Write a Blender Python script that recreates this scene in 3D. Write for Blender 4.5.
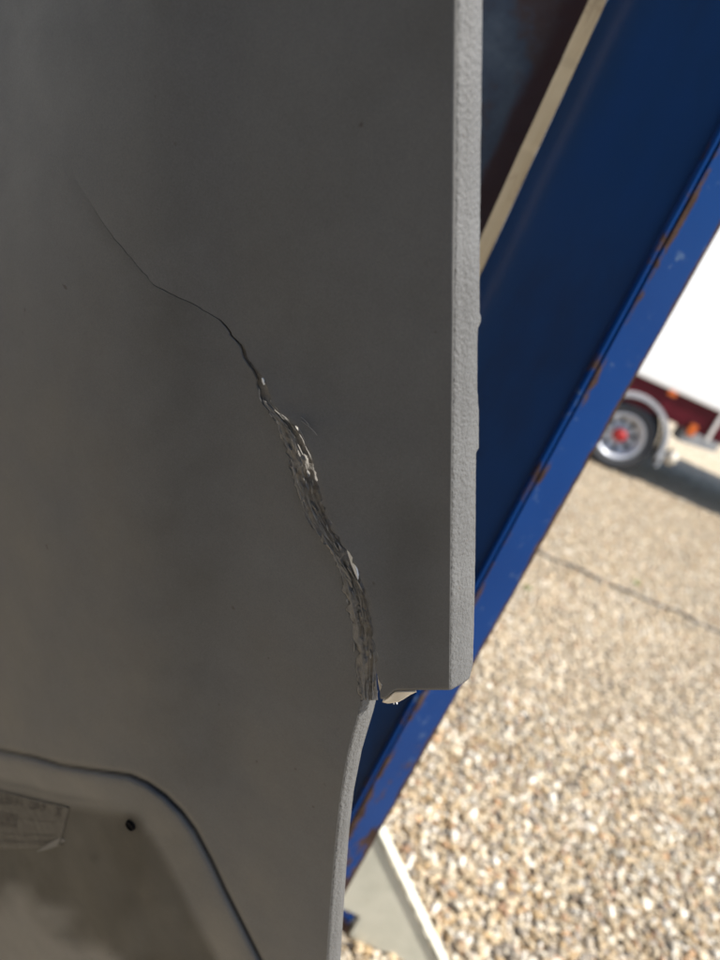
import bpy, bmesh, math, random
import numpy as np
from mathutils import Vector, Matrix, noise

random.seed(7)
rng = np.random.default_rng(11)
for o in list(bpy.data.objects):
    bpy.data.objects.remove(o)
scene = bpy.context.scene
C = scene.collection

# ------------------------------------------------------------------ camera
PITCH, ROLL, FPX, EYE = math.radians(19.3), math.radians(24.3), 750.0, 1.62
fwd = np.array([0, math.cos(PITCH), -math.sin(PITCH)])
R0 = np.array([1.0, 0, 0])
U0 = np.array([0, math.sin(PITCH), math.cos(PITCH)])
CX = math.cos(ROLL) * R0 + math.sin(ROLL) * U0
CY = -math.sin(ROLL) * R0 + math.cos(ROLL) * U0
EYEP = np.array([0, 0, EYE])
cam = bpy.data.cameras.new('camera')
cam.sensor_fit = 'HORIZONTAL'
cam.sensor_width = 36
cam.lens = 36 * FPX / 720
cam.clip_start, cam.clip_end = 0.02, 3000
cam.dof.use_dof = True
cam.dof.focus_distance = 0.50
cam.dof.aperture_fstop = cam.lens / 6.0          # 6 mm pupil
camo = bpy.data.objects.new('camera', cam)
C.objects.link(camo)
camo.matrix_world = Matrix(((CX[0], CY[0], -fwd[0], 0), (CX[1], CY[1], -fwd[1], 0),
                            (CX[2], CY[2], -fwd[2], EYE), (0, 0, 0, 1)))
scene.camera = camo

# ------------------------------------------------------------------ sky, sun, exposure
SUN = Vector((0.58, -0.18, 0.80)).normalized()
elev = math.asin(SUN.z)
world = bpy.data.worlds.new('World')
scene.world = world
world.use_nodes = True
wn = world.node_tree
sky = wn.nodes.new('ShaderNodeTexSky')
sky.sky_type = 'NISHITA'
sky.sun_disc = False
sky.sun_elevation = elev
sky.sun_rotation = math.atan2(SUN.x, SUN.y)
wn.links.new(sky.outputs[0], wn.nodes['Background'].inputs[0])
wn.nodes['Background'].inputs[1].default_value = 0.10
sl = bpy.data.lights.new('sun', 'SUN')
sl.energy = 4.2
sl.angle = math.radians(0.53)
sl.color = (1.0, 0.955, 0.88)
so = bpy.data.objects.new('sun', sl)
so.rotation_euler = (-SUN).to_track_quat('-Z', 'Y').to_euler()
C.objects.link(so)
scene.view_settings.view_transform = 'Standard'
scene.view_settings.look = 'None'
scene.view_settings.gamma = 1
scene.view_settings.exposure = 1.1
scene.render.engine = 'CYCLES'


# ------------------------------------------------------------------ helpers
def mat(name, col, rough=0.6, metal=0.0, build=None, spec=0.5):
    m = bpy.data.materials.new(name)
    m.use_nodes = True
    b = m.node_tree.nodes['Principled BSDF']
    b.inputs['Base Color'].default_value = (*col, 1)
    b.inputs['Roughness'].default_value = rough
    b.inputs['Metallic'].default_value = metal
    b.inputs['Specular IOR Level'].default_value = spec
    if build:
        build(m.node_tree, b)
    return m


def nd(t, typ, **kw):
    n = t.nodes.new(typ)
    for k, v in kw.items():
        if k.startswith('i_'):
            n.inputs[k[2:].replace('_', ' ')].default_value = v
        else:
            setattr(n, k, v)
    return n


def noise_tex(t, scale, detail=4, rough=0.6, stretch=None):
    co = nd(t, 'ShaderNodeTexCoord')
    out = co.outputs['Object']
    if stretch:
        mp = nd(t, 'ShaderNodeMapping')
        mp.inputs['Scale'].default_value = stretch
        t.links.new(out, mp.inputs[0])
        out = mp.outputs[0]
    n = nd(t, 'ShaderNodeTexNoise', i_Scale=scale, i_Detail=detail, i_Roughness=rough)
    t.links.new(out, n.inputs['Vector'])
    return n


def ramp(t, src, stops):
    r = nd(t, 'ShaderNodeValToRGB')
    e = r.color_ramp.elements
    while len(e) < len(stops):
        e.new(0.5)
    for k, (p, c) in enumerate(stops):
        e[k].position = p
        e[k].color = (c, c, c, 1) if isinstance(c, (int, float)) else (*c, 1)
    t.links.new(src, r.inputs[0])
    return r.outputs[0]


def mix(t, fac, a, b, mode='MIX'):
    m = nd(t, 'ShaderNodeMix', data_type='RGBA', blend_type=mode)
    for s, v in ((0, fac), (6, a), (7, b)):
        if hasattr(v, 'is_linked'):
            t.links.new(v, m.inputs[s])
        else:
            m.inputs[s].default_value = v if s == 0 else (*v, 1)
    return m.outputs[2]


def bump(t, b, src, strength, dist, prev=None):
    n = nd(t, 'ShaderNodeBump', i_Strength=strength, i_Distance=dist)
    t.links.new(src, n.inputs['Height'])
    if prev:
        t.links.new(prev, n.inputs['Normal'])
    t.links.new(n.outputs[0], b.inputs['Normal'])
    return n.outputs[0]


def link(name, me, material=None, parent=None, smooth=False):
    o = bpy.data.objects.new(name, me)
    C.objects.link(o)
    if material:
        me.materials.append(material)
    if parent:
        o.parent = parent
    if smooth:
        me.polygons.foreach_set('use_smooth', [True] * len(me.polygons))
    return o


def frombm(name, bm, material=None, parent=None, smooth=False):
    me = bpy.data.meshes.new(name)
    bm.to_mesh(me)
    bm.free()
    return link(name, me, material, parent, smooth)


def tag(o, label=None, cat=None, group=None, kind=None):
    for k, v in (('label', label), ('category', cat), ('group', group), ('kind', kind)):
        if v:
            o[k] = v
    return o


def empty(name, loc=(0, 0, 0)):
    o = bpy.data.objects.new(name, None)
    o.empty_display_size = 0.05
    o.location = loc
    C.objects.link(o)
    return o


def box(bm, x0, x1, y0, y1, z0, z1, bev=0.0):
    r = bmesh.ops.create_cube(bm, size=1)
    for v in r['verts']:
        v.co = Vector(((x0 + x1) / 2 + v.co.x * (x1 - x0), (y0 + y1) / 2 + v.co.y * (y1 - y0),
                       (z0 + z1) / 2 + v.co.z * (z1 - z0)))
    if bev:
        es = list({e for v in r['verts'] for e in v.link_edges})
        bmesh.ops.bevel(bm, geom=es, offset=bev, segments=2, affect='EDGES')


def prism(bm, plan, z0, z1, nz=1):
    """closed plan polygon extruded up"""
    rows = []
    for k in range(nz + 1):
        z = z0 + (z1 - z0) * k / nz
        rows.append([bm.verts.new((x, y, z)) for x, y in plan])
    n = len(plan)
    for k in range(nz):
        for i in range(n):
            j = (i + 1) % n
            bm.faces.new((rows[k][i], rows[k][j], rows[k + 1][j], rows[k + 1][i]))
    bm.faces.new(rows[0][::-1])
    bm.faces.new(rows[-1])
    bmesh.ops.recalc_face_normals(bm, faces=bm.faces)


def lathe_y(bm, prof, cx, cy, cz, n=40):
    """profile of (radius, y offset) revolved about an axis along y"""
    rings = []
    for r, y in prof:
        rings.append([bm.verts.new((cx + r * math.cos(2 * math.pi * k / n), cy + y,
                                    cz + r * math.sin(2 * math.pi * k / n))) for k in range(n)])
    for a, b in zip(rings, rings[1:]):
        for k in range(n):
            j = (k + 1) % n
            bm.faces.new((a[k], a[j], b[j], b[k]))
    bmesh.ops.recalc_face_normals(bm, faces=bm.faces)


def tube(bm, pts, rad, n=6):
    rings = []
    for i, p in enumerate(pts):
        p = Vector(p)
        a = Vector(pts[max(i - 1, 0)])
        b = Vector(pts[min(i + 1, len(pts) - 1)])
        d = (b - a).normalized()
        u = d.orthogonal().normalized()
        if rings:
            u = (lastu - d * lastu.dot(d)).normalized()
        lastu = u
        w = d.cross(u)
        r = rad[i] if hasattr(rad, '__len__') else rad
        rings.append([bm.verts.new(p + u * r * math.cos(2 * math.pi * k / n) + w * r * math.sin(2 * math.pi * k / n))
                      for k in range(n)])
    for a, b in zip(rings, rings[1:]):
        for k in range(n):
            j = (k + 1) % n
            bm.faces.new((a[k], a[j], b[j], b[k]))
    bm.faces.new(rings[0][::-1])
    bm.faces.new(rings[-1])


def np_mesh(name, V, Fc, cols=None):
    """V (n,3), Fc (m,k) -> mesh, with an optional colour per vertex"""
    me = bpy.data.meshes.new(name)
    k = Fc.shape[1]
    me.vertices.add(len(V))
    me.vertices.foreach_set('co', np.ascontiguousarray(V, dtype=np.float32).ravel())
    me.loops.add(Fc.size)
    me.loops.foreach_set('vertex_index', Fc.astype(np.int32).ravel())
    me.polygons.add(len(Fc))
    me.polygons.foreach_set('loop_start', np.arange(0, Fc.size, k, dtype=np.int32))
    me.polygons.foreach_set('use_smooth', np.ones(len(Fc), dtype=bool))
    if cols is not None:
        a = me.color_attributes.new('stone_colour', 'FLOAT_COLOR', 'POINT')
        a.data.foreach_set('color', np.c_[cols, np.ones(len(cols))].astype(np.float32).ravel())
    me.update(calc_edges=True)
    me.validate()
    return me


# ------------------------------------------------------------------ ground
PAL = np.array([(.50, .42, .30), (.42, .33, .215), (.38, .275, .155), (.60, .55, .45), (.68, .65, .58),
                (.30, .26, .21), (.27, .235, .195), (.42, .27, .155), (.46, .40, .32), (.33, .21, .13)])
PALW = np.array([.22, .18, .12, .13, .07, .08, .05, .05, .07, .03])
PAL = PAL * np.array([.975, .95, .905])


def b_ground(t, b):
    n1 = noise_tex(t, 0.9, 3)
    vo = nd(t, 'ShaderNodeTexVoronoi', i_Scale=26.0)
    co = nd(t, 'ShaderNodeTexCoord')
    t.links.new(co.outputs['Object'], vo.inputs['Vector'])
    sep = nd(t, 'ShaderNodeSeparateColor')
    t.links.new(vo.outputs['Color'], sep.inputs[0])
    c1 = ramp(t, sep.outputs[0], [(0.0, (.20, .165, .12)), (.3, (.34, .27, .18)), (.6, (.43, .355, .25)), (1, (.56, .50, .40))])
    c2 = mix(t, ramp(t, n1.outputs[0], [(.3, 0.0), (.7, .35)]), c1, (.46, .40, .31))
    t.links.new(c2, b.inputs['Base Color'])
    bump(t, b, vo.outputs['Distance'], .9, .012)


M_ground = mat('gravel_bed', (.3, .25, .18), .9, build=b_ground, spec=.2)
NG = 2
gv, gf = [], []
for j in range(NG + 1):
    for i in range(NG + 1):
        gv.append((-1500 + 3000 * i / NG, -1500 + 3000 * j / NG, 0))
gme = bpy.data.meshes.new('gravel_ground')
gme.from_pydata(gv, [], [(j * 3 + i, j * 3 + i + 1, j * 3 + i + 4, j * 3 + i + 3) for j in range(NG) for i in range(NG)])
ground = tag(link('gravel_ground', gme, M_ground), 'yard surface of loose cream and tan gravel', kind='structure')


def b_stone(t, b):
    a = nd(t, 'ShaderNodeVertexColor', layer_name='stone_colour')
    n = noise_tex(t, 70, 4)
    c = mix(t, 1.0, a.outputs[0], ramp(t, n.outputs[0], [(.3, .72), (.7, 1.18)]), 'MULTIPLY')
    t.links.new(c, b.inputs['Base Color'])
    bump(t, b, n.outputs[0], .35, .004)


M_stone = mat('river_gravel', (.4, .33, .22), .72, build=b_stone, spec=.35)


def ico(sub):
    bm = bmesh.new()
    bmesh.ops.create_icosphere(bm, subdivisions=sub, radius=1)
    V = np.array([v.co[:] for v in bm.verts])
    Fc = np.array([[v.index for v in f.verts] for f in bm.faces])
    bm.free()
    return V, Fc


def stone_shapes(sub, count, amp):
    V, Fc = ico(sub)
    out = []
    for k in range(count):
        W = V.copy()
        off = Vector(rng.uniform(-50, 50, 3))
        for i in range(len(W)):
            W[i] *= 1 + amp * noise.noise(Vector(V[i]) * 1.1 + off) + amp * .5 * noise.noise(Vector(V[i]) * 2.3 + off)
        for _ in range(4):                         # a few flattened facets
            d = rng.normal(size=3)
            d /= np.linalg.norm(d)
            lim = rng.uniform(.62, .88)
            h = W @ d
            W -= np.outer(np.maximum(h - lim, 0) * .85, d)
        out.append(W)
    return np.array(out), Fc


def rotmats(n):
    q = rng.normal(size=(n, 4))
    q[:, 1:3] *= .35
    q /= np.linalg.norm(q, axis=1)[:, None]
    w, x, y, z = q.T
    return np.stack([np.stack([1 - 2 * (y * y + z * z), 2 * (x * y - w * z), 2 * (x * z + w * y)], -1),
                     np.stack([2 * (x * y + w * z), 1 - 2 * (x * x + z * z), 2 * (y * z - w * x)], -1),
                     np.stack([2 * (x * z - w * y), 2 * (y * z + w * x), 1 - 2 * (x * x + y * y)], -1)], 1)


def project(P):
    d = P - EYEP
    dep = d @ fwd
    return 360 + FPX * (d @ CX) / dep, 480 - FPX * (d @ CY) / dep, dep


def scatter(x0, x1, y0, y1, keep, step):
    gx, gy = np.meshgrid(np.arange(x0, x1, step), np.arange(y0, y1, step))
    P = np.c_[gx.ravel(), gy.ravel()] + rng.uniform(-.62, .62, (gx.size, 2)) * step
    return P[keep(P)]


def stone_cloud(P, shapes, Fc, rmin, rmax, lift):
    n = len(P)
    rad = rmin + (rmax - rmin) * rng.random(n) ** 1.7
    sc = np.c_[rad * rng.uniform(.95, 1.4, n), rad * rng.uniform(.75, 1.0, n), rad * rng.uniform(.45, .75, n)]
    R = rotmats(n)
    z = sc[:, 2] * .35 + rng.random(n) * lift
    cen = np.c_[P, z]
    idx = rng.integers(0, len(shapes), n)
    col = PAL[rng.choice(len(PAL), n, p=PALW)] * rng.uniform(.8, 1.18, n)[:, None]
    patch = np.array([noise.noise(Vector((x * 1.3, y * 1.3, 2.0))) + .6 * noise.noise(Vector((x * 4, y * 4, 5.0))) for x, y in P])
    col = col * (1 + .16 * patch)[:, None]
    return dict(cen=cen, sc=sc, R=R, idx=idx, col=col, rad=rad)


def cloud_mesh(name, s, shapes, Fc, sel):
    W = shapes[s['idx'][sel]] * s['sc'][sel][:, None, :]
    W = np.einsum('nij,nvj->nvi', s['R'][sel], W) + s['cen'][sel][:, None, :]
    n, k, _ = W.shape
    FF = (Fc[None] + (np.arange(n) * k)[:, None, None]).reshape(-1, 3)
    return np_mesh(name, W.reshape(-1, 3), FF, np.repeat(s['col'][sel], k, axis=0))


SH2, F2 = stone_shapes(2, 14, .38)
SH1, F1 = stone_shapes(1, 14, .30)


def fan(lo, hi, a0, a1):
    def k(P):
        az = P[:, 0] / P[:, 1]
        return (P[:, 1] >= lo) & (P[:, 1] < hi) & (az > a0) & (az < a1)
    return k


near = scatter(-1.0, 3.6, .7, 2.9, fan(.7, 2.9, -.25, 1.15), .0185)
S = stone_cloud(near, SH2, F2, .0068, .0170, .012)
px, py, dep = project(S['cen'])
edge = 345 + (885 - py) * (375 / 647.0)
vis = (px > edge + 8) & (px < 715) & (py > 560) & (py < 955) & (S['cen'][:, 2] > .009)
app = np.where(vis, S['rad'] / dep, 0)
big = np.argsort(-app)[:300]
rest = np.ones(len(near), bool)
rest[big] = False
tag(link('loose_gravel', cloud_mesh('loose_gravel', S, SH2, F2, np.where(rest)[0]), M_stone), 'loose rounded cream, tan and grey gravel stones covering the yard', 'gravel', kind='stuff')
proto = {}
for k in big:
    key = (int(S['idx'][k]) % 10, int(rng.integers(0, 4)))
    if key not in proto:
        c = np.repeat((PAL[rng.choice(len(PAL), p=PALW)] * rng.uniform(.85, 1.15))[None], len(SH2[0]), 0)
        me = np_mesh('stone', SH2[key[0]], F2, c)
        me.materials.append(M_stone)
        proto[key] = me
    o = bpy.data.objects.new('stone', proto[key])
    C.objects.link(o)
    o.parent = ground
    Rm = Matrix(S['R'][k].tolist()).to_4x4()
    o.matrix_world = Matrix.Translation(Vector(S['cen'][k])) @ Rm @ Matrix.Diagonal((*S['sc'][k], 1))
farp = scatter(-2, 9, 2.9, 8.6, fan(2.9, 8.6, -.15, .98), .0275)
SF = stone_cloud(farp, SH1, F1, .0090, .0190, .010)
SF['col'] = SF['col'] * .62 + SF['col'].mean(0) * .36
tag(link('distant_gravel', cloud_mesh('distant_gravel', SF, SH1, F1, np.arange(len(farp))), M_stone),
    'sunlit gravel further out towards the parked trailer', 'gravel', kind='stuff')


# dark cable lying across the gravel
M_cable = mat('black_rubber', (.035, .032, .03), .7)
bm = bmesh.new()
pts = [(x, 4.75 + .02 * math.sin(x * 3.1) + .012 * math.sin(x * 9), .020 + .007 * math.sin(x * 17)) for x in np.arange(.6, 4.6, .06)]
tube(bm, pts, .009, 8)
tag(frombm('cable', bm, M_cable, smooth=True), 'thin dark cable stretched straight across the gravel', 'cable')

# weeds
M_weed = mat('weed_leaf', (.10, .20, .03), .6)


def weed(x, y, n, size, label):
    bm = bmesh.new()
    for k in range(n):
        a = random.uniform(0, 6.28)
        l = size * random.uniform(.6, 1.1)
        up = random.uniform(.4, 1.0)
        d = Vector((math.cos(a), math.sin(a), up)).normalized()
        s = Vector((-math.sin(a), math.cos(a), 0)) * l * .16
        p0 = Vector((random.uniform(-.01, .01), random.uniform(-.01, .01), 0))
        m1 = p0 + d * l * .55
        tip = p0 + d * l + Vector((0, 0, -l * .2))
        vs = [bm.verts.new(v) for v in (p0, m1 + s, tip, m1 - s)]
        bm.faces.new(vs)
    o = frombm('weed', bm, M_weed)
    o.location = (x, y, .015)
    tag(o, label, 'weed', 'weeds in the gravel')


weed(2.05, 4.98, 16, .045, 'small green weed in the gravel beyond the dark cable')
weed(1.14, 4.05, 14, .035, 'small green weed in the gravel between cable and blue post')

# ------------------------------------------------------------------ parked trailer
M_white = mat('white_gloss_panel', (.86, .86, .86), .3)
M_rail = mat('aluminium_rail', (.70, .68, .64), .4)


def b_maroon(t, b):
    n = noise_tex(t, 4, 4)
    t.links.new(ramp(t, n.outputs[0], [(.3, (.060, .005, .010)), (.7, (.095, .008, .016))]), b.inputs['Base Color'])


M_maroon = mat('maroon_paint', (.06, .008, .012), .35, build=b_maroon, spec=.15)
M_tyre = mat('tyre_rubber', (.035, .037, .042), .75)
M_rim = mat('silver_rim', (.52, .54, .58), .38, .35)
M_hubred = mat('red_hub_paint', (.36, .014, .014), .5)
M_dark = mat('underframe_black', (.02, .02, .022), .6)
M_orange = mat('orange_lens', (.55, .11, .008), .4)
M_guard = mat('grey_mudguard', (.36, .37, .39), .5)
M_galv = mat('galvanised_steel', (.30, .31, .32), .5, .3)

TY = 8.42
trailer = tag(empty('trailer', (2.42, TY, 0)), 'white box trailer with maroon chassis and red hub parked across the gravel', 'trailer')


def tpart(name, bm, m, parent=None, smooth=False):
    parent = parent or trailer
    o = frombm(name, bm, m, parent, smooth)
    o.matrix_parent_inverse = parent.matrix_world.inverted()
    return o


bpy.context.view_layer.update()
for k in range(12):                               # white side panels of the body
    bm = bmesh.new()
    x0 = -2.4 + k * 1.02
    box(bm, x0, x0 + 1.0185, TY, TY + .06, 1.13, 3.75)
    tpart('side_panel', bm, M_white)
bm = bmesh.new()
box(bm, -2.38, 9.8, TY + .065, TY + 2.45, 1.14, 3.74)
tpart('box_body', bm, M_white)
bm = bmesh.new()
box(bm, -2.4, 9.82, TY - .012, TY + .07, 1.085, 1.127, .006)
tpart('bottom_rail', bm, M_rail)
bm = bmesh.new()
box(bm, -2.35, 9.75, TY + .02, TY + .10, .80, 1.082, .01)
tpart('side_rail', bm, M_maroon)
bm = bmesh.new()
box(bm, -2.35, 9.75, TY + .0, TY + .13, .775, .80, .004)
box(bm, -2.35, 9.75, TY + 2.28, TY + 2.36, .78, 1.13)
box(bm, -2.35, 9.75, TY + .75, TY + .9, .72, 1.13)
box(bm, -2.35, 9.75, TY + 1.6, TY + 1.75, .72, 1.13)
tpart('chassis_beam', bm, M_maroon)

TR = .405


def wheel(cx, cy, outward):
    w = empty('wheel', (cx, cy, TR))
    w.parent = trailer
    w.matrix_parent_inverse = trailer.matrix_world.inverted()
    bpy.context.view_layer.update()
    s = -1 if outward else 1
    bm = bmesh.new()
    lathe_y(bm, [(.262, -.10 * s * -1), (.262, s * .10), (.285, s * .125), (.33, s * .135), (.375, s * .12), (.398, s * .095), (.405, s * .05),
                 (.405, -s * .12), (.395, -s * .15), (.30, -s * .16), (.262, -s * .13), (.262, -.10 * s * -1)], cx, cy, TR, 48)
    tpart('tyre', bm, M_tyre, w, True)
    bm = bmesh.new()
    lathe_y(bm, [(.262, s * .06), (.268, s * .118), (.258, s * .125), (.236, s * .115), (.222, s * .07), (.205, s * .0), (.19, -s * .02),
                 (.13, -s * .012), (.11, s * .015), (.05, s * .02), (.001, s * .02)], cx, cy, TR, 48)
    tpart('rim', bm, M_rim, w, True)
    for k in range(8):
        a = k * math.pi / 4 + .2
        bm = bmesh.new()
        lathe_y(bm, [(.028, -s * .012), (.028, s * .004), (.001, s * .005)], cx + .165 * math.cos(a), cy - s * .0, TR + .165 * math.sin(a), 12)
        tpart('hand_hole', bm, M_dark, w)
    for k in range(10):
        a = k * math.pi / 5
        bm = bmesh.new()
        lathe_y(bm, [(.013, s * .0), (.013, s * .035), (.008, s * .042), (.001, s * .042)], cx + .105 * math.cos(a), cy, TR + .105 * math.sin(a), 6)
        tpart('wheel_nut', bm, M_galv, w)
    bm = bmesh.new()
    lathe_y(bm, [(.078, s * .0), (.078, s * .075), (.068, s * .10), (.04, s * .11), (.001, s * .112)], cx, cy, TR, 20)
    tpart('hub', bm, M_hubred, w, True)


WX, WY = 2.45, TY + .13
wheel(WX, WY, True)
wheel(WX - 1.15, WY, True)
wheel(WX, TY + 2.28, False)
wheel(WX - 1.15, TY + 2.28, False)
for ax in (WX, WX - 1.15):
    bm = bmesh.new()
    tube(bm, [(ax, WY + .12, TR), (ax, TY + 2.2, TR)], .06, 12)
    box(bm, ax - .05, ax + .05, TY + .78, TY + .88, TR, .75)
    box(bm, ax - .05, ax + .05, TY + 1.62, TY + 1.72, TR, .75)
    tpart('axle', bm, M_dark)
# curved mudguards
for gx in (WX, WX - 1.15):
    bm = bmesh.new()
    a0, a1, n = math.radians(-8), math.radians(188), 28
    prev = None
    for k in range(n + 1):
        a = a0 + (a1 - a0) * k / n
        ca, sa = math.cos(a), math.sin(a)
        ring = []
        for r, y in ((.440, -.17), (.492, -.17), (.492, -.155), (.500, .17), (.488, .17), (.485, -.14), (.440, -.155)):
            ring.append(bm.verts.new((gx + r * ca, WY + y, TR + .02 + r * sa)))
        if prev:
            for i in range(len(ring)):
                j = (i + 1) % len(ring)
                bm.faces.new((prev[i], prev[j], ring[j], ring[i]))
        else:
            bm.faces.new(ring)
        prev = ring
    bm.faces.new(prev[::-1])
    bmesh.ops.recalc_face_normals(bm, faces=bm.faces)
    tpart('mudguard', bm, M_guard, smooth=False)
for gx in (WX, WX - 1.15):
    bm = bmesh.new()
    poly = [(gx + .48 * math.cos(a), TR + .02 + .48 * math.sin(a)) for a in np.linspace(-.25, math.pi + .25, 24)]
    fa = [bm.verts.new((x, WY + .175, z)) for x, z in poly]
    fb = [bm.verts.new((x, WY + .185, z)) for x, z in poly]
    bm.faces.new(fa)
    bm.faces.new(fb[::-1])
    for i in range(len(fa)):
        j = (i + 1) % len(fa)
        bm.faces.new((fa[i], fa[j], fb[j], fb[i]))
    bmesh.ops.recalc_face_normals(bm, faces=bm.faces)
    tpart('inner_arch', bm, M_dark)
bm = bmesh.new()
box(bm, WX + .49, WX + .52, WY - .15, WY + .15, .26, .42, .004)
tpart('mudflap', bm, M_guard)
bm = bmesh.new()
box(bm, WX + .56, WX + .68, WY - .14, WY + .05, .33, .49, .03)
tpart('air_tank', bm, mat('cream_tank', (.55, .50, .42), .5), smooth=True)
# lamps
for lx, lz, w in ((2.70, 1.055, .055), (WX + .63, .80, .055)):
    l = empty('marker_lamp', (lx, TY, lz))
    l.parent = trailer
    l.matrix_parent_inverse = trailer.matrix_world.inverted()
    bpy.context.view_layer.update()
    bm = bmesh.new()
    if lz > 1:
        box(bm, lx - .05, lx + .05, TY - .02, TY + .018, lz - .03, lz + .03, .008)
        tpart('lens', bm, M_orange, l)
        bm = bmesh.new()
        box(bm, lx - .058, lx + .058, TY + .0, TY + .019, lz - .037, lz + .037, .003)
        tpart('lamp_base', bm, M_dark, l)
    else:
        box(bm, lx - .045, lx + .045, TY - .05, TY - .01, lz - .075, lz + .055, .01)
        tpart('lens', bm, M_orange, l)
        bm = bmesh.new()
        box(bm, lx - .05, lx + .05, TY - .012, TY + .01, lz - .08, lz + .06, .003)
        tpart('lamp_base', bm, M_dark, l)
bm = bmesh.new()
prism(bm, [(3.02, TY), (3.44, TY), (3.44, TY + .3), (3.02, TY + .3)], .62, .775)
for v in bm.verts:
    if v.co.z < .7 and v.co.x > 3.2:
        v.co.z += .05
tpart('tool_box', bm, M_galv)
bm = bmesh.new()
box(bm, 3.27, 3.31, TY - .01, TY + .018, .74, 1.08, .004)
tpart('strut', bm, M_rail)

# ------------------------------------------------------------------ blue steel corner post with batten and rusty sheet


def b_blue(t, b):
    n = noise_tex(t, 26, 6, .7)
    n2 = noise_tex(t, 3.0, 3)
    n3 = noise_tex(t, 30, 6, .72, (1, 1, .45))
    base = ramp(t, n2.outputs[0], [(.3, (.0015, .022, .102)), (.7, (.002, .029, .128))])
    a = nd(t, 'ShaderNodeVertexColor', layer_name='rust')
    sm = nd(t, 'ShaderNodeMath', operation='MULTIPLY_ADD')
    sm.inputs[1].default_value = .62
    t.links.new(a.outputs[0], sm.inputs[0])
    t.links.new(n3.outputs[0], sm.inputs[2])
    f = ramp(t, sm.outputs[0], [(.73, 0.0), (.80, 1.0)])
    rustc = ramp(t, n.outputs[0], [(.3, (.018, .011, .009)), (.55, (.044, .025, .018)), (.75, (.085, .058, .038))])
    chips = ramp(t, n.outputs[0], [(.60, 0.0), (.69, .38)])
    c = mix(t, chips, base, (.11, .16, .21))
    c = mix(t, f, c, rustc)
    t.links.new(c, b.inputs['Base Color'])
    r = mix(t, f, (.20, .20, .20), (.85, .85, .85))
    t.links.new(r, b.inputs['Roughness'])
    bump(t, b, n.outputs[0], .10, .003)


M_blue = mat('chipped_blue_paint', (.012, .055, .24), .3, build=b_blue, spec=.10)


def b_web(t, b):
    n = noise_tex(t, 6, 5, .6, (1, 1, .4))
    c = ramp(t, n.outputs[0], [(.28, (.012, .026, .065)), (.5, (.009, .042, .130)), (.75, (.009, .048, .170))])
    t.links.new(c, b.inputs['Base Color'])


M_web = mat('grimy_blue_paint', (.01, .025, .08), .32, build=b_web, spec=.35)


def rust_attr(o, fn):
    me = o.data
    a = me.color_attributes.new('rust', 'FLOAT_COLOR', 'POINT')
    for i, v in enumerate(me.vertices):
        r = fn(v.co)
        a.data[i].color = (r, r, r, 1)


post = tag(empty('blue_post', (.2, 1.03, 0)), 'upright blue painted steel channel with rusty edge behind the cracked panel', 'steel post')
bpy.context.view_layer.update()


def ppart(name, bm, m, smooth=False):
    o = frombm(name, bm, m, post, smooth)
    o.matrix_parent_inverse = post.matrix_world.inverted()
    return o


Z0, Z1, NZ = .012, 2.7, 270
E = Vector((.2745, 1.020))      # outer rusty edge
K = Vector((.2195, .985))       # corner with the web
Wp = Vector((.0335, 1.065))     # web meets the batten
ft = (E - K).normalized()
fn_ = Vector((ft.y, -ft.x))      # faces the camera and right
wt = (Wp - K).normalized()
wnrm = Vector((-wt.y, wt.x))
if wnrm.y > 0:
    wnrm = -wnrm


def strip(name, plan, m, rust=None, wob=0.0, z0=Z0, z1=Z1, nz=NZ):
    bm = bmesh.new()
    prism(bm, [tuple(p) for p in plan], z0, z1, nz)
    if wob:
        for v in bm.verts:
            k = noise.noise(Vector((v.co.x * 9, v.co.y * 9, v.co.z * 11))) + .5 * noise.noise(Vector((v.co.x * 30, 3, v.co.z * 60)))
            v.co.x += wob * k
            v.co.y += wob * k * .6
    o = ppart(name, bm, m)
    if rust:
        rust_attr(o, rust)
    return o


def flange_rust(co):
    d = (E - Vector((co.x, co.y))).dot(ft)
    e = max(0, 1 - max(0, d) / .0075) ** .8
    inn = max(0, 1 - abs(d - (E - K).length + .002) / .010)
    low = max(0, min(1, (1.0 - co.z) / .5))
    return min(1, .72 * e + .38 * inn + .42 * low + .11)


pl = [K + ft * s for s in np.linspace(-.001, (E - K).length, 14)]
back = [p - fn_ * .006 for p in pl[::-1]]
strip('flange', pl + back, M_blue, flange_rust, .0006)
lip = [K + wt * (.0085 + .0048 * math.cos(a)) + wnrm * (.003 + .0048 * math.sin(a)) for a in np.linspace(-.6, math.pi + .6, 9)]
lip += [K + wt * .004 - wnrm * .006, K + wt * .013 - wnrm * .006]
strip('folded_lip', lip, M_blue, lambda c: .30 + .25 * noise.noise(Vector((0, 0, c.z * 9))), .0004)
wl = [K + wt * s for s in np.linspace(.0135, (Wp - K).length, 10)]
strip('web', wl + [p - wnrm * .006 for p in wl[::-1]], M_web, None, .0006)


def b_cream(t, b):
    n = noise_tex(t, 40, 5, .65, (1, 1, .12))
    n2 = noise_tex(t, 8, 5, .7)
    c = ramp(t, n.outputs[0], [(.25, (.24, .165, .09)), (.45, (.45, .345, .205)), (.75, (.53, .43, .28))])
    c = mix(t, ramp(t, n2.outputs[0], [(.52, 0.0), (.66, .8)]), c, (.22, .125, .06))
    t.links.new(c, b.inputs['Base Color'])


M_cream = mat('cream_painted_batten', (.6, .5, .35), .6, build=b_cream)
strip('batten', [(.0128, 1.030), (.0322, 1.026), (.0330, 1.062), (.0175, 1.068)], M_cream, None, .0007)


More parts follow.
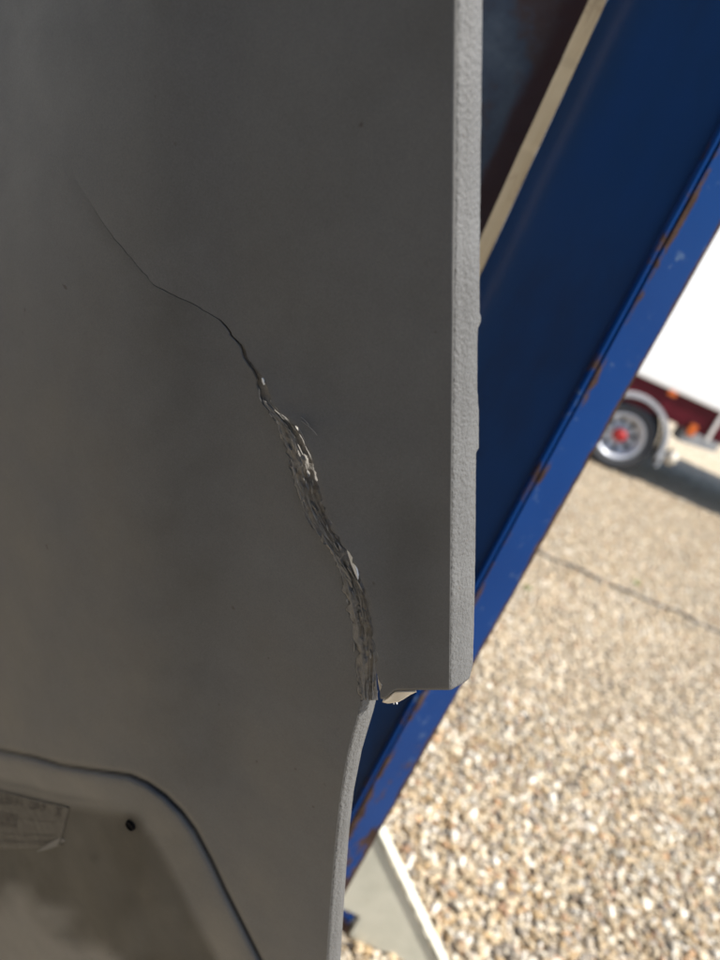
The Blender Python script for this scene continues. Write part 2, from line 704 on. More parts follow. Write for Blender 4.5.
def b_rusty(t, b):
    n = noise_tex(t, 7, 6, .65)
    n2 = noise_tex(t, 22, 5, .7)
    c = ramp(t, n.outputs[0], [(.36, (.060, .024, .018)), (.46, (.075, .050, .045)), (.53, (.060, .075, .10)), (.62, (.085, .105, .13)), (.75, (.16, .18, .20))])
    c = mix(t, ramp(t, n2.outputs[0], [(.60, 0.0), (.75, .5)]), c, (.10, .045, .028))
    # brown corrosion creeping in from the batten
    co = nd(t, 'ShaderNodeTexCoord')
    sp = nd(t, 'ShaderNodeSeparateXYZ')
    t.links.new(co.outputs['Object'], sp.inputs[0])
    ad = nd(t, 'ShaderNodeMath', operation='MULTIPLY_ADD')
    ad.inputs[1].default_value = .06
    t.links.new(n.outputs[0], ad.inputs[0])
    t.links.new(sp.outputs[0], ad.inputs[2])
    c = mix(t, ramp(t, ad.outputs[0], [(.012, 0.0), (.022, .9)]), c, (.062, .022, .016))
    t.links.new(c, b.inputs['Base Color'])
    bump(t, b, n2.outputs[0], .4, .004)


M_rusty = mat('rusty_grey_sheet', (.08, .07, .07), .55, build=b_rusty)
strip('bulkhead_sheet', [(-.62, 1.16), (.029, 1.083), (.029, 1.089), (-.62, 1.166)], M_rusty, None, .001)
bm = bmesh.new()
box(bm, .0, .27, .96, 1.16, .004, .012, .002)
ppart('foot_plate', bm, M_blue)

# ------------------------------------------------------------------ cream prop stand on the gravel


def b_prop(t, b):
    n = noise_tex(t, 18, 5)
    n2 = noise_tex(t, 60, 3)
    c = ramp(t, n.outputs[0], [(.3, (.50, .49, .40)), (.7, (.60, .58, .48))])
    c = mix(t, ramp(t, n2.outputs[0], [(.66, 0.0), (.74, .6)]), c, (.34, .26, .16))
    t.links.new(c, b.inputs['Base Color'])


M_prop = mat('cream_steel_paint', (.58, .56, .46), .5, build=b_prop)
prop = tag(empty('prop_stand', (.45, 1.43, 0)), 'cream steel prop stand with triangular gusset standing on the gravel', 'stand')
bpy.context.view_layer.update()


def prpart(name, bm, m):
    o = frombm(name, bm, m, prop)
    o.matrix_parent_inverse = prop.matrix_world.inverted()
    return o


A_ = Vector((.265, .455))
B_ = Vector((.722, .012))


def plate(bm, poly, y0, y1):
    a = [bm.verts.new((x, y0, z)) for x, z in poly]
    c = [bm.verts.new((x, y1, z)) for x, z in poly]
    bm.faces.new(a)
    bm.faces.new(c[::-1])
    for i in range(len(a)):
        j = (i + 1) % len(a)
        bm.faces.new((a[i], a[j], c[j], c[i]))
    bmesh.ops.recalc_face_normals(bm, faces=bm.faces)
    bmesh.ops.bevel(bm, geom=list(bm.edges), offset=.0012, segments=1, affect='EDGES')


bm = bmesh.new()
plate(bm, [(.302, .085), (.442, .085), (.442, .012), (.712, .012), (.302, .410)], 1.418, 1.424)
prpart('gusset', bm, M_prop)
dn = Vector((.707, .707))
bm = bmesh.new()
plate(bm, [tuple(A_), tuple(A_ + dn * .006), tuple(B_ + dn * .006), tuple(B_)], 1.412, 1.452)
prpart('top_flange', bm, M_prop)
bm = bmesh.new()
plate(bm, [(.305, .086), (.420, .086), (.420, .290), (.305, .400)], 1.4245, 1.462)
prpart('post', bm, M_prop)
bm = bmesh.new()
box(bm, .300, .428, 1.41, 1.475, .022, .083, .004)
o = prpart('foot', bm, M_blue)
rust_attr(o, lambda c: .9 if c.z < .06 else .35)

# ------------------------------------------------------------------ cracked fibreglass fairing panel
NC = np.array([-.50, -.30, .0])
NC[2] = math.sqrt(1 - NC[0] ** 2 - NC[1] ** 2)
PN = NC[0] * CX + NC[1] * CY - NC[2] * fwd            # panel normal, towards the camera
PT = np.cross(np.array(CY), PN)
PT = PT / np.linalg.norm(PT)                        # panel's own right
PC = EYEP + .50 * (fwd + CX * (250 - 360) / FPX - CY * (480 - 480) / FPX)
PK = (PC - EYEP) @ PN


def onplane(px, py, h=0.0):
    d = fwd + CX * ((px - 360) / FPX)[..., None] - CY * ((py - 480) / FPX)[..., None]
    t = (PK + np.asarray(h)) / (d @ PN)
    return EYEP + d * t[..., None]


def lerp(pts):
    xs, ys = zip(*pts)
    return lambda v: np.interp(v, xs, ys)


VTOP, VBOT, XL = -260, 1240, -330
band_r0 = lerp([(VTOP, 55), (120, 55), (180, 76), (230, 108), (262, 135), (285, 154), (297, 178), (308, 202), (318, 218), (332, 232), (350, 245),
               (368, 255), (380, 263), (400, 271), (413, 280), (425, 295), (440, 303), (460, 312), (480, 317), (500, 322), (520, 328),
               (540, 338), (550, 345), (560, 350), (580, 361), (600, 367), (620, 371), (640, 373), (660, 375), (680, 376.5), (700, 378)])
wig = lerp([(v, float(noise.noise(Vector((v * .085, 21, 0))) * 3.4 + noise.noise(Vector((v * .27, 5, 0))) * 1.8) * min(1, max(0, (v - 200) / 60)) * min(1, max(0, (440 - v) / 50)))
            for v in np.arange(180, 460, 2.0)])


def band_r(v):
    return band_r0(v) + wig(v)


band_w = lerp([(VTOP, 0), (285, 0), (292, 1.0), (318, 1.8), (350, 4), (380, 7), (413, 12), (425, 17), (440, 20), (480, 23), (520, 20),
               (540, 16), (560, 14), (580, 18), (620, 20), (660, 19), (700, 17)])
gap_w = lerp([(VTOP, 0), (372, 0), (378, 1.6), (386, 1.6), (392, .2), (535, .2), (548, 2.2), (566, 2.6), (580, .8), (620, .6), (660, 1.2), (690, 4.5), (705, 6)])
crease = lerp([(VTOP, 461), (0, 459.5), (200, 457.5), (350, 455.5), (500, 453.5), (600, 452.5), (690, 451.5)])
redge = lerp([(VTOP, 485), (0, 482), (150, 480.3), (300, 479), (318, 479.2), (323, 480.6), (328, 480.2), (334, 477.8), (345, 476.8), (400, 477), (420, 478.3), (458, 478.3),
              (462, 475.6), (560, 475), (640, 473.6), (675, 472.5), (690, 471)])
lcrease = lerp([(698, 361), (703, 360), (720, 357), (740, 351), (760, 346.5), (800, 340), (840, 336), (880, 332.5), (920, 329.5), (960, 327), (1100, 322), (VBOT, 320)])
ledge = lerp([(698, 378), (703, 377), (720, 373), (740, 367), (760, 361), (800, 353), (840, 348.5), (880, 345.5), (920, 343), (960, 340.5), (1100, 336), (VBOT, 334)])
RC = np.array([(XL - 40, 740), (-60, 744), (0, 750), (35, 757), (62, 765), (95, 770), (130, 775), (148, 783), (165, 795), (181, 811), (195, 830), (212, 862), (225, 890),
               (243, 925), (262, 962), (300, 1040), (340, 1140), (375, VBOT + 60)], float)


def rec_dist(X, Y):
    """signed distance in pixels to the recess outline, positive inside (below)"""
    best = np.full(X.shape, 1e9)
    for (x0, y0), (x1, y1) in zip(RC[:-1], RC[1:]):
        dx, dy = x1 - x0, y1 - y0
        t = np.clip(((X - x0) * dx + (Y - y0) * dy) / (dx * dx + dy * dy), 0, 1)
        best = np.minimum(best, np.hypot(X - x0 - t * dx, Y - y0 - t * dy))
    yy = np.interp(X, RC[:, 0], RC[:, 1])
    return np.where(Y > yy, best, -best)


MM = .001


def smooth(x):
    x = np.clip(x, 0, 1)
    return x * x * (3 - 2 * x)


def height(X, Y):
    a = np.maximum(0, 150 - X)
    H = -np.where(a < 150, 38 * MM * (a / 150) ** 2 * .55, 38 * MM * .55 * (1 + 2 * (a - 150) / 150))
    H += 10.5 * MM * smooth((255 - X) / 110)
    H += 1.2 * MM * np.sin((X - 250) / 70) * smooth((X - 180) / 80)
    H += .5 * MM * np.sin(Y / 130 + X / 200)
    d = rec_dist(X, Y)
    H += -3.5 * MM * np.exp(-(d / 2.6) ** 2)
    inn = smooth((d - 1.0) / 7) * 0.8 * MM - smooth((d - 7) / 40) * 9 * MM - smooth((d - 60) / 110) * 5 * MM
    H += np.where(d > 0, inn, 0)
    return H


def fbm(X, Y, s, seed, n=3):
    out = np.zeros(X.shape)
    flat = out.ravel()
    for i, (x, y) in enumerate(zip(X.ravel(), Y.ravel())):
        p = Vector((x * s, y * s, seed))
        flat[i] = noise.fractal(p, .7, 2.0, n)
    return out


fairing = tag(empty('fairing', tuple(PC)), 'grey fibreglass fairing panel with a long ragged crack and torn edge', 'fairing')
bpy.context.view_layer.update()


def attach(o):
    o.parent = fairing
    o.matrix_parent_inverse = fairing.matrix_world.inverted()
    return o


def b_panel(t, b):
    a = nd(t, 'ShaderNodeVertexColor', layer_name='grime_shading')
    n1 = noise_tex(t, 14, 5, .62)
    n2 = noise_tex(t, 160, 3, .6)
    n3 = noise_tex(t, 75, 2, .5)
    base = ramp(t, n1.outputs[0], [(.30, (.127, .126, .123)), (.55, (.138, .138, .137)), (.75, (.147, .148, .148))])
    specks = ramp(t, n3.outputs[0], [(.745, 0.0), (.78, .7)])
    c = mix(t, specks, base, (.070, .058, .048))
    sc = nd(t, 'ShaderNodeSeparateColor')
    t.links.new(a.outputs[0], sc.inputs[0])
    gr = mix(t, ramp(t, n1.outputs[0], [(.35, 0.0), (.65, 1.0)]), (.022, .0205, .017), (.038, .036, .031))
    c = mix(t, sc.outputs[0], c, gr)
    c = mix(t, sc.outputs[1], c, (.27, .255, .23))
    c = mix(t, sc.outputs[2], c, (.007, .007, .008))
    t.links.new(c, b.inputs['Base Color'])
    t.links.new(ramp(t, n1.outputs[0], [(.3, .5), (.7, .7)]), b.inputs['Roughness'])
    n4 = noise_tex(t, 30, 6, .75, (1, .25, 1))
    c2 = mix(t, 1.0, c, ramp(t, n4.outputs[0], [(.35, .95), (.65, 1.04)]), 'MULTIPLY')
    n5 = noise_tex(t, 900, 2, .7)
    c2 = mix(t, 1.0, c2, ramp(t, n5.outputs[0], [(.3, .90), (.7, 1.10)]), 'MULTIPLY')
    t.links.new(c2, b.inputs['Base Color'])
    p = bump(t, b, n2.outputs[0], .12, .0014)
    bump(t, b, n1.outputs[0], .10, .006, p)


M_panel = mat('grey_gelcoat', (.22, .21, .195), .55, build=b_panel, spec=.35)


def b_rim(t, b):
    n1 = noise_tex(t, 520, 3, .55, (1, 1, .7))
    n2 = noise_tex(t, 25, 4)
    n3 = noise_tex(t, 130, 3)
    c = ramp(t, n2.outputs[0], [(.3, (.082, .0815, .080)), (.7, (.104, .104, .103))])
    c = mix(t, ramp(t, n3.outputs[0], [(.68, 0.0), (.75, .5)]), c, (.085, .062, .045))
    t.links.new(c, b.inputs['Base Color'])
    vo = nd(t, 'ShaderNodeTexVoronoi', i_Scale=560.0)
    co = nd(t, 'ShaderNodeTexCoord')
    t.links.new(co.outputs['Object'], vo.inputs['Vector'])
    p = bump(t, b, n1.outputs[0], .8, .0016)
    bump(t, b, vo.outputs['Distance'], .12, .0006, p)


M_rimt = mat('textured_gelcoat_edge', (.3, .3, .3), .6, build=b_rim, spec=.3)


def b_torn(t, b):
    n = noise_tex(t, 240, 5, .7)
    c = ramp(t, n.outputs[0], [(.3, (.18, .168, .152)), (.5, (.235, .222, .203)), (.7, (.30, .286, .265))])
    t.links.new(c, b.inputs['Base Color'])
    bump(t, b, n.outputs[0], .5, .0012)


M_torn = mat('torn_glass_fibre', (.2, .17, .13), .85, build=b_torn, spec=.15)
M_bare = mat('bare_resin', (.66, .60, .50), .6, spec=.3)
M_fibre = mat('loose_fibre', (.25, .238, .22), .8)
M_whitefibre_glint = mat('white_fibre_glint', (.82, .82, .80), .6)  # white threads; also paints sunlit glints on two slivers


def grid_mesh(name, X, Y, H, material, thick=None, grime_shading=None, P=None):
    P = onplane(X, Y, H) if P is None else P
    r, c = P.shape[:2]
    idx = np.arange(r * c).reshape(r, c)
    Fc = np.stack([idx[:-1, :-1], idx[1:, :-1], idx[1:, 1:], idx[:-1, 1:]], -1).reshape(-1, 4)
    me = np_mesh(name, P.reshape(-1, 3), Fc)
    if grime_shading is not None:
        a = me.color_attributes.new('grime_shading', 'FLOAT_COLOR', 'POINT')
        g = np.concatenate([grime_shading, np.ones(grime_shading.shape[:2] + (1,))], -1)
        a.data.foreach_set('color', g.astype(np.float32).ravel())
    o = attach(link(name, me, material))
    if thick:
        s = o.modifiers.new('thickness', 'SOLIDIFY')
        s.thickness = thick
        s.offset = -1
    return o


def grime_shading(X, Y):  # real dirt, with some shade and light painted into the vertex colour
    d = rec_dist(X, Y)
    gx_, gy_ = np.arange(-400, 501, 12.0), np.arange(-300, 1300, 12.0)
    base = fbm(*np.meshgrid(gx_, gy_), .02, 3.0)
    fx = np.clip((X + 400) / 12, 0, len(gx_) - 1.01)
    fy = np.clip((Y + 300) / 12, 0, len(gy_) - 1.01)
    ix, iy = fx.astype(int), fy.astype(int)
    fx, fy = fx - ix, fy - iy
    nz = (base[iy, ix] * (1 - fx) + base[iy, ix + 1] * fx) * (1 - fy) + (base[iy + 1, ix] * (1 - fx) + base[iy + 1, ix + 1] * fx) * fy
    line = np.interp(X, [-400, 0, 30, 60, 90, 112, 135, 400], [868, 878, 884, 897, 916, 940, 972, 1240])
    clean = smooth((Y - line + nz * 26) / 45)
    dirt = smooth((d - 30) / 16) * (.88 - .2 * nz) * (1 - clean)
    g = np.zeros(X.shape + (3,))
    stain_shade_band = np.exp(-((X - 185) / 55) ** 2) * (.5 + .35 * smooth((nz + .3) / .9)) * .30  # brown staining plus the panel's shading band painted full height
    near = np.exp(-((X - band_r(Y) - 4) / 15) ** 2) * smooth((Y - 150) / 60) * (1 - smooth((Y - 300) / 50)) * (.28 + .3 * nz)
    g[..., 0] = np.clip(np.maximum(np.maximum(dirt, stain_shade_band), near), 0, 1)
    lip_light = smooth((d - 6) / 8) * (1 - smooth((d - 26) / 12)) * smooth((150 - X) / 120) * .30  # brightness of the ground-facing recess lip painted into the colour
    g[..., 1] = np.clip(clean * .26 + .5 * lip_light, 0, 1)
    g[..., 2] = np.clip(.85 * np.exp(-(d / 2.0) ** 2) + .35 * np.exp(-((d - 31) / 3.0) ** 2) * smooth((130 - X) / 60) + .95 * np.exp(-(((X - 131) ** 2 + (Y - 825) ** 2) / 150.0) ** 1.5) + .5 * np.exp(-((X - 94) ** 2 + (Y - 858) ** 2) / 20.0), 0, 1)  # groove's shadow line painted near-black; also the hole and dark spots
    return g


# main sheet left of (and above) the crack
rowsA = np.unique(np.concatenate([np.arange(VTOP, 0, 8), np.arange(0, 965, 2.5), np.arange(965, VBOT + 1, 8)]))
jag = lerp([(v, float(noise.noise(Vector((v * .05, 4, 0))) * 7 + round(2.5 * noise.noise(Vector((v * .16, 9, 0)))) * 2.2 + noise.noise(Vector((v * .5, 3, 0))) * 1.6)) for v in np.arange(VTOP, VBOT, 2)])


def left_limit(v):
    bl = band_r(v) - band_w(v) + jag(v) * np.clip(band_w(v) / 20, 0, 1)
    return np.where(v <= 699, bl, lcrease(v))


tcols = np.concatenate([np.linspace(0, .35, 40, endpoint=False), np.linspace(.35, .994, 228), [.9965, .9985, 1]])
Xa = XL + tcols[None, :] * (left_limit(rowsA)[:, None] - XL)
Ya = np.repeat(rowsA[:, None], len(tcols), 1)
Ha = height(Xa, Ya)
gA = grime_shading(Xa, Ya)
fine = smooth((rowsA - 165) / 110) * (rowsA < 300) * np.array([.55 + .45 * min(1, max(-1, 2.2 * noise.noise(Vector((v * .13, 31, 0))))) for v in rowsA])
Ha[:, -1] -= fine * .0006
gA[:, -1, 2] = np.maximum(gA[:, -1, 2], fine * .75)

# torn band of exposed fibre
rowsB = np.arange(290, 701, 1.25)
nb = 18
tb = np.linspace(0, 1, nb)
nar = np.clip((425 - rowsB) / 30, 0, 1)
xl = left_limit(np.minimum(rowsB, 699)) - 4 * nar
xr = band_r(rowsB) + 5.0 * np.clip((668 - rowsB) / 15, 0, 1)      # runs in under the flap
Xb = xl[:, None] + tb[None] * (np.maximum(xr - xl, .0))[:, None]
Yb = np.repeat(rowsB[:, None], nb, 1)
Hb = height(Xb, Yb)
wdt = np.clip(band_w(rowsB) / 18, 0, 1)[:, None]
ridge = fbm(Xb - band_r(Yb), Yb * .10, .17, 5.0, 3)
rough = fbm(Xb - .6 * band_r(Yb), Yb * .35, .17, 8.0, 4)
Hb += -np.sin(np.pi * np.clip(tb, 0, 1))[None] * (1.0 * MM - 1.7 * MM * wdt) * np.clip(band_w(rowsB) / 1.2, 0, 1)[:, None]
Hb += wdt * (ridge * 1.9 * MM + rough * 1.5 * MM) * np.sin(np.pi * np.clip(tb * .9 + .08, 0, 1))[None]
Hb -= wdt * (1.0 * MM * tb[None] ** 2 + 1.6 * MM * smooth((tb[None] - .70) / .30))
Hb = Hb * (1 - nar[:, None]) + (height(Xb, Yb) - .0022) * nar[:, None]
grid_mesh('torn_edge', Xb, Yb, Hb, M_torn, .003)

# flap right of the crack, standing slightly proud
rowsC = rowsA[rowsA <= 690.1]
nc = 100
tc = np.linspace(0, 1, nc) ** 1.6
jag2 = lerp([(v, float(noise.noise(Vector((v * .12, 14, 0))) * 2.6 + round(2 * noise.noise(Vector((v * .2, 2, 0)))) * 1.6)) for v in np.arange(VTOP, VBOT, 2)])
cl = band_r(rowsC) + gap_w(rowsC) + jag2(rowsC) * np.clip(band_w(rowsC) / 15, 0, 1)
cr = crease(rowsC) - 2
Xc = cl[:, None] + tc[None] * (cr - cl)[:, None]
Yc = np.repeat(rowsC[:, None], nc, 1)
low = smooth((Yc - 640) / 50)
Yc = Yc + low * (9 * (1 - smooth((Xc - 383) / 14)))
prd = smooth((Yc - 330) / 130)
away = np.exp(-np.maximum(0, Xc - (band_r(rowsC) + 4)[:, None]) / 60)
Hc = height(Xc, Yc) + prd * away * 5.0 * MM * (1 - smooth((Xc - crease(Yc) + 60) / 56))
gC = np.zeros(Xc.shape + (3,))
gC[..., 0] = .25 * np.exp(-((Xc - 410) / 30) ** 2) * smooth((Yc - 450) / 100)
nR = len(rowsC)
Hc[:, 0] -= fine[:nR] * .0006
gC[:, 0, 2] = fine[:nR] * .75
# one sheet: left and right of the crack, welded above the crack's tip
Pa, Pc = onplane(Xa, Ya, Ha), onplane(Xc, Yc, Hc)
ia = np.arange(Pa.shape[0] * Pa.shape[1]).reshape(Pa.shape[:2])
ic = np.arange(Pc.shape[0] * Pc.shape[1]).reshape(Pc.shape[:2]) + ia.size
weld = rowsC <= 286
ic[weld, 0] = ia[:nR, -1][weld]
quad = lambda q: np.stack([q[:-1, :-1], q[1:, :-1], q[1:, 1:], q[:-1, 1:]], -1).reshape(-1, 4)
VV = np.concatenate([Pa.reshape(-1, 3), Pc.reshape(-1, 3)])
FQ = np.concatenate([quad(ia), quad(ic)])
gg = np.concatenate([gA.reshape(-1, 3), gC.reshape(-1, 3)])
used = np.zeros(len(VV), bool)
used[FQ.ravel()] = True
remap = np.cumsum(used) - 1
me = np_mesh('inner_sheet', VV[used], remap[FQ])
at = me.color_attributes.new('grime_shading', 'FLOAT_COLOR', 'POINT')
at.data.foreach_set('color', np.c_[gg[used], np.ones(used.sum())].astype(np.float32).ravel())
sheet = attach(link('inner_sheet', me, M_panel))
md = sheet.modifiers.new('thickness', 'SOLIDIFY')
md.thickness = .004
md.offset = -1

# rounded return edge of the flap, turning back from the crease


def rim_rows(rows, crs, edg, hfn, back=.055):
    """cross sections: crease fillet, textured face, rear fold"""
    C0 = onplane(crs - 2, rows, hfn(crs - 2, rows))
    dirn = -PN * .94 + PT * .34
    dirn = dirn / np.linalg.norm(dirn)
    C1 = onplane(crs, rows, hfn(crs, rows) - .0002)
    # length so that the rear corner falls on the wanted outline
    lo, hi = np.zeros(len(rows)), np.full(len(rows), .2)
    for _ in range(40):
        mid = (lo + hi) / 2
        P = C1 + dirn * mid[:, None]
        d = P - EYEP
        x = 360 + FPX * (d @ CX) / (d @ fwd)
        hi = np.where(x > edg, mid, hi)
        lo = np.where(x > edg, lo, mid)
    L = (lo + hi) / 2
    t0 = np.minimum(.0050, L * .25)
    T0 = C1 + dirn * t0[:, None]
    secs = [C0 * (1 - q) ** 2 + C1 * (2 * q * (1 - q)) + T0 * q * q for q in np.linspace(0, 1, 7)[:-1]]
    for q in np.linspace(0, 1, 9):
        secs.append(C1 + dirn * (t0 + (L - t0 - .001) * q)[:, None] + PT * (.0006 * math.sin(math.pi * q)))
    secs.append(C1 + dirn * L[:, None])
    secs.append(C1 + dirn * (L + .002)[:, None] - PT * .0012)
    secs.append(C1 + dirn * (L + .001)[:, None] - PT * .006)
    return np.stack(secs, 1), L


rowsR = np.unique(np.concatenate([np.arange(VTOP, 0, 8), np.arange(0, 691, 2.0), [690.0]]))
PR, LR = rim_rows(rowsR, crease(rowsR), redge(rowsR), lambda x, y: height(x, y))
# chipped nicks along the rear edge and a rounded lower corner
for i, v in enumerate(rowsR):
    k = noise.noise(Vector((v * .11, 1.5, 0))) * .0004 + noise.noise(Vector((v * .45, 7, 0))) * .0003
    PR[i, -3:] += PN * k
for i, v in enumerate(rowsR):
    e = max(0, (v - 678) / 12.0)
    if e > 0:
        cs = PR.shape[1]
        for j in range(3, cs):
            q = (j - 2) / (cs - 3)
            PR[i, j] = PR[i, j] * (1 - .09 * e * e * q) + PR[i, 2] * (.09 * e * e * q)
cap = PR[-1].mean(0)
rim = grid_mesh('rolled_edge', None, None, None, M_rimt, None, None, PR)
bm = bmesh.new()
bm.from_mesh(rim.data)
nrow, ncol = PR.shape[:2]
bm.verts.ensure_lookup_table()
last = [bm.verts[(nrow - 1) * ncol + j] for j in range(ncol)]
bm.faces.new(last[::-1])
bm.to_mesh(rim.data)
bm.free()

rowsL = np.concatenate([np.arange(701, 965, 2.0), np.arange(966, VBOT + 1, 8)])
PL, LL = rim_rows(rowsL, lcrease(rowsL) + 2, ledge(rowsL), lambda x, y: height(x, y))
for i, v in enumerate(rowsL[:4]):
    for j in range(2, PL.shape[1]):
        PL[i, j] += CY * (.0012 * noise.noise(Vector((j * .8, i, 3))))
grid_mesh('lower_rolled_edge', None, None, None, M_rimt, None, None, PL)

# curled underside of the flap at the notch, bare resin
nx, ny = 22, 8
cx_ = np.linspace(383, 416, nx)
topy = 690 + 9 * (1 - smooth((cx_ - 383) / 14)) - .3
boty = np.interp(cx_, [383, 388, 394, 399, 404, 410, 416], [700, 701.5, 701, 700.2, 697, 692.5, 689.5])
boty = np.maximum(boty, topy + .1)
Xn = np.repeat(cx_[:, None], ny, 1)
tt = np.linspace(0, 1, ny)
Yn = topy[:, None] + tt[None] * (boty - topy)[:, None]
Hn = height(Xn, Yn) - .0008 - .003 * tt[None] * np.ones((nx, 1)) + .003 * np.exp(-(Xn - 383) / 60)
grid_mesh('curled_lip', Xn, Yn, Hn, M_bare, .0015)

# lighter broken edges along the split; white slivers are sunlit glints painted in


def shard(name, poly, h, m, thick=.0015):
    P = onplane(np.array([p[0] for p in poly], float), np.array([p[1] for p in poly], float), np.array([h] * len(poly)))
    Q = P - PN * thick
    bm = bmesh.new()
    a = [bm.verts.new(p) for p in P]
    c = [bm.verts.new(p) for p in Q]
    bm.faces.new(a)
    bm.faces.new(c[::-1])
    for i in range(len(a)):
        j = (i + 1) % len(a)
        bm.faces.new((a[i], a[j], c[j], c[i]))
    bmesh.ops.recalc_face_normals(bm, faces=bm.faces)
    return attach(frombm(name, bm, m))


shard('split_sliver', [(346, 543), (348.5, 547), (352, 556), (355, 564), (357.5, 575), (358, 580), (355, 574), (351, 564), (347.5, 553)], .0028, M_whitefibre_glint)  # sunlit edge painted white where no sun reaches
shard('split_chip', [(363, 588), (369.5, 588.5), (371, 600), (371.5, 618), (369, 616), (367.5, 603)], .0025, M_panel)
shard('split_sliver', [(261.5, 378), (263, 379), (264.3, 384), (263.6, 385), (262, 382)], .0022, M_whitefibre_glint)  # light glimpsed in the crack, painted as a white sliver
shard('split_sliver', [(376.5, 664), (378.5, 670), (381, 684), (383.5, 699), (381, 697), (378, 682)], .0035, M_bare)

# strands of pulled glass fibre along the tear
bm = bmesh.new()
r2 = random.Random(5)
for k in range(60):
    v0 = r2.uniform(395, 690)
    ln = r2.uniform(14, 75)
    q0 = r2.uniform(.02, .98)
    q1 = min(1, max(0, q0 + r2.uniform(-.25, .25)))
    pts = []
    n = 8
    for i in range(n + 1):
        v = min(v0 + ln * i / n, 700)
        q = q0 + (q1 - q0) * i / n
        w = float(band_w(v))
        x = float(band_r(v)) - w * (1 - q) + r2.uniform(-.5, .5)
        lift = .0012 + .0018 * math.sin(math.pi * i / n) * r2.uniform(.4, 1.2) - .0025 * q * q
        pts.append(Vector(onplane(np.array(x), np.array(v), height(np.array([x]), np.array([v]))[0] + lift)))
    rr = r2.uniform(.00010, .00032)
    tube(bm, pts, [rr * (.3 + math.sin(math.pi * (i + .5) / (n + 1))) for i in range(n + 1)], 5)
# delaminated flakes
for k in range(75):
    v = r2.uniform(405, 694)
    w = float(band_w(v))
    x = float(band_r(v)) - w * r2.uniform(.1, 1.08)
    L2, W2 = r2.uniform(4, 17), r2.uniform(1.2, 4.2)
    sl = (float(band_r(v + 10)) - float(band_r(v - 10))) / 20 + r2.uniform(-.25, .25)
    base = height(np.array([x]), np.array([v]))[0] + r2.uniform(-.0005, .0012)
    tl, tv = r2.uniform(-.0012, .0018), r2.uniform(-.0008, .0016)
    ring = []
    for q in range(7):
        a = q * 2 * math.pi / 7
        rr = r2.uniform(.65, 1.15)
        du, dv = W2 * .5 * rr * math.cos(a), L2 * .5 * rr * math.sin(a)
        ring.append((x + du + sl * dv, min(v + dv, 700), base + tl * math.cos(a) + tv * math.sin(a)))
    A = onplane(np.array([p[0] for p in ring]), np.array([p[1] for p in ring]), np.array([p[2] for p in ring]))
    top = [bm.verts.new(p) for p in A]
    bot = [bm.verts.new(p - PN * .0005) for p in A]
    bm.faces.new(top[::-1])
    bm.faces.new(bot)
    for q in range(7):
        bm.faces.new((top[q], top[(q + 1) % 7], bot[(q + 1) % 7], bot[q]))
# stray hairs
for (x0, y0, x1, y1) in ((300, 420, 318, 437), (301, 417, 309, 428), (296, 424, 305, 446), (290, 430, 296, 452), (343, 548, 339, 560), (372, 640, 379, 668)):
    pts = []
    for i in range(7):
        t = i / 6
        x, y = x0 + (x1 - x0) * t + 2 * math.sin(t * 3), y0 + (y1 - y0) * t
        pts.append(Vector(onplane(np.array(x), np.array(y), height(np.array([float(x)]), np.array([float(y)]))[0] + .003 + .002 * math.sin(math.pi * t))))
    tube(bm, pts, .00022, 5)
o = attach(frombm('fibre_strands', bm, M_fibre))
tag(o, 'frayed glass fibre strands along the tear', kind='stuff')
for i, (x0, y0, x1, y1) in enumerate(((392.5, 699, 394, 704), (395.5, 698.5, 397, 704))):
    bm = bmesh.new()
    pts = [Vector(onplane(np.array(x0 + (x1 - x0) * t), np.array(y0 + (y1 - y0) * t), np.array(-.008 + .003 * t))) for t in (0, .5, 1)]
    tube(bm, pts, .00045, 6)
    attach(frombm('loose_thread', bm, M_whitefibre_glint, smooth=True))

# bolt hole with black grommet in the recess
bm = bmesh.new()
hc = Vector(onplane(np.array(131.), np.array(825.), height(np.array([131.]), np.array([825.]))[0]))
q = Vector(PN).to_track_quat('Z', 'Y').to_matrix()
prof = [(.0056, -.0012), (.0052, .0012), (.0044, .0014), (.0038, .0004), (.0002, .0002)]
rings = []
for r, z in prof:
    rings.append([bm.verts.new(hc + q @ Vector((r * math.cos(k * math.pi / 12), r * math.sin(k * math.pi / 12), z + .0012))) for k in range(24)])
for a, b_ in zip(rings, rings[1:]):
    for k in range(24):
        j = (k + 1) % 24
        bm.faces.new((a[k], a[j], b_[j], b_[k]))
bmesh.ops.recalc_face_normals(bm, faces=bm.faces)
attach(frombm('grommet', bm, mat('black_grommet', (.004, .004, .005), .9, spec=.1), smooth=True))

# worn printed sticker with a curling corner
Us, Vs = np.meshgrid(np.linspace(0, 1, 40), np.linspace(0, 1, 18))


def stick(U, V):
    # corners: top-left (-60,775) top-right (68,808) bottom-left (-60,835) bottom-right (60,850)
    X = -60 + U * (129 - 9 * V)
    Y = (772 + 35 * U ** .85) * (1 - V) + (842 + 4 * U) * V + 5 * np.sin(U * 3.1) * V
    return X, Y


Xs, Ys = stick(Us, Vs)
Hs = height(Xs, Ys) + .0008 + .006 * np.maximum(0, Us + Vs - 1.72) ** 1.0


def b_stick(t, b):
    n = noise_tex(t, 90, 4)
    t.links.new(ramp(t, n.outputs[0], [(.3, (.030, .029, .028)), (.7, (.066, .064, .061))]), b.inputs['Base Color'])


M_stick = mat('worn_sticker', (.2, .2, .19), .6, build=b_stick)
stk = grid_mesh('sticker', Xs, Ys, Hs, M_stick, .0003)
shard('peeled_corner', [(36, 852), (48, 844), (60, 838), (66, 840), (58, 846), (46, 850)], float(height(np.array([52.]), np.array([845.]))[0]) + .003, M_panel)
M_ink = mat('faded_ink', (.022, .021, .026), .6)
bm = bmesh.new()


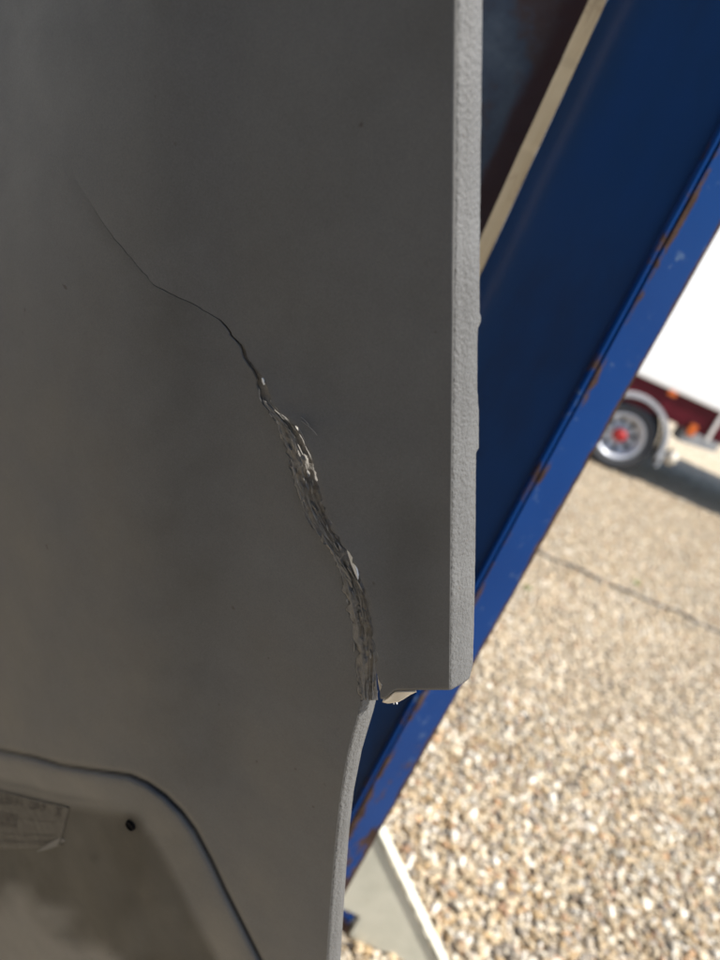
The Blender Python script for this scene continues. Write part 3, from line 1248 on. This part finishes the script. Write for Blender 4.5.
def ink(u0, u1, v0, v1):
    U = np.array([u0, (u0 + u1) / 2, u1, u1, (u0 + u1) / 2, u0])
    V = np.array([v0, v0, v0, v1, v1, v1])
    X, Y = stick(U, V)
    P = onplane(X, Y, height(X, Y) + .00135 + .006 * np.maximum(0, U + V - 1.72))
    vs = [bm.verts.new(p) for p in P]
    f = bm.faces.new(vs)


r3 = random.Random(3)
for v0, v1, ue, hvy in ((.05, .24, .82, 1), (.34, .62, .62, 1), (.70, .76, .93, 0), (.82, .90, .90, 0), (.40, .44, .95, 0)):
    u = .47 if hvy else .45
    while u < ue:
        w = r3.uniform(.008, .022)
        if r3.random() < .85:
            ink(u, u + w * .3, v0 + r3.uniform(0, .03), v1 - r3.uniform(0, .03))
            vm = v0 + (v1 - v0) * r3.choice((.05, .4, .75))
            ink(u + w * .31, u + w * .72, vm, vm + (v1 - v0) * .22)
        u += w
for s in (0, 1):                                   # the X at the end of the first line
    n = 6
    for i in range(n):
        a, c = i / n, (i + 1) / n
        uu = .90 + .045 * (a if s else 1 - c)
        ink(uu, uu + .014, .06 + .22 * a, .06 + .22 * c)
bmesh.ops.recalc_face_normals(bm, faces=bm.faces)
for f in bm.faces:
    if f.normal.dot(Vector(PN)) < 0:
        f.normal_flip()
o = frombm('print', bm, M_ink)
o.parent = stk

# ------------------------------------------------------------------ unseen vehicle added to shade the fairing and bounce sun onto it
M_shade_cab = mat('shade_cab_paint', (.045, .05, .06), .45)
added_lorry = tag(empty('added_lorry', (-1.2, -1.2, 0)), 'unseen dark vehicle with pale low side, added to shade and light the fairing', 'added_lorry')
bpy.context.view_layer.update()


def lpart(name, bm, m, smooth=False):
    o = frombm(name, bm, m, added_lorry, smooth)
    o.matrix_parent_inverse = added_lorry.matrix_world.inverted()


bm = bmesh.new()
box(bm, -3.2, .75, -3.2, -.85, .75, 3.3, .05)
lpart('shade_cab', bm, M_shade_cab)  # dark wall added out of view to keep light off the panel
bm = bmesh.new()
box(bm, -4.2, -2.0, -.845, 2.6, .62, 1.7, .04)
lpart('body', bm, mat('bounce_body_paint', (.50, .50, .49), .5))  # pale side added to bounce sunlight onto the fairing
bm = bmesh.new()
box(bm, -3.6, -2.5, -3.0, 2.5, .38, .615, .02)
lpart('chassis', bm, M_dark)
for wx, wy in ((-2.2, 1.9), (-3.9, 1.9), (.45, -2.2), (-2.9, -2.2)):
    bm = bmesh.new()
    prof = [(.001, -.12), (.25, -.12), (.28, -.14), (.44, -.13), (.47, -.09), (.47, .09), (.44, .13), (.28, .14), (.25, .12), (.001, .12)]
    lathe_y(bm, prof, 0, 0, 0, 32)
    for v in bm.verts:
        x, y, z = v.co
        v.co = (wx + y, wy + x, .475 + z)
    lpart('wheel', bm, M_tyre, True)
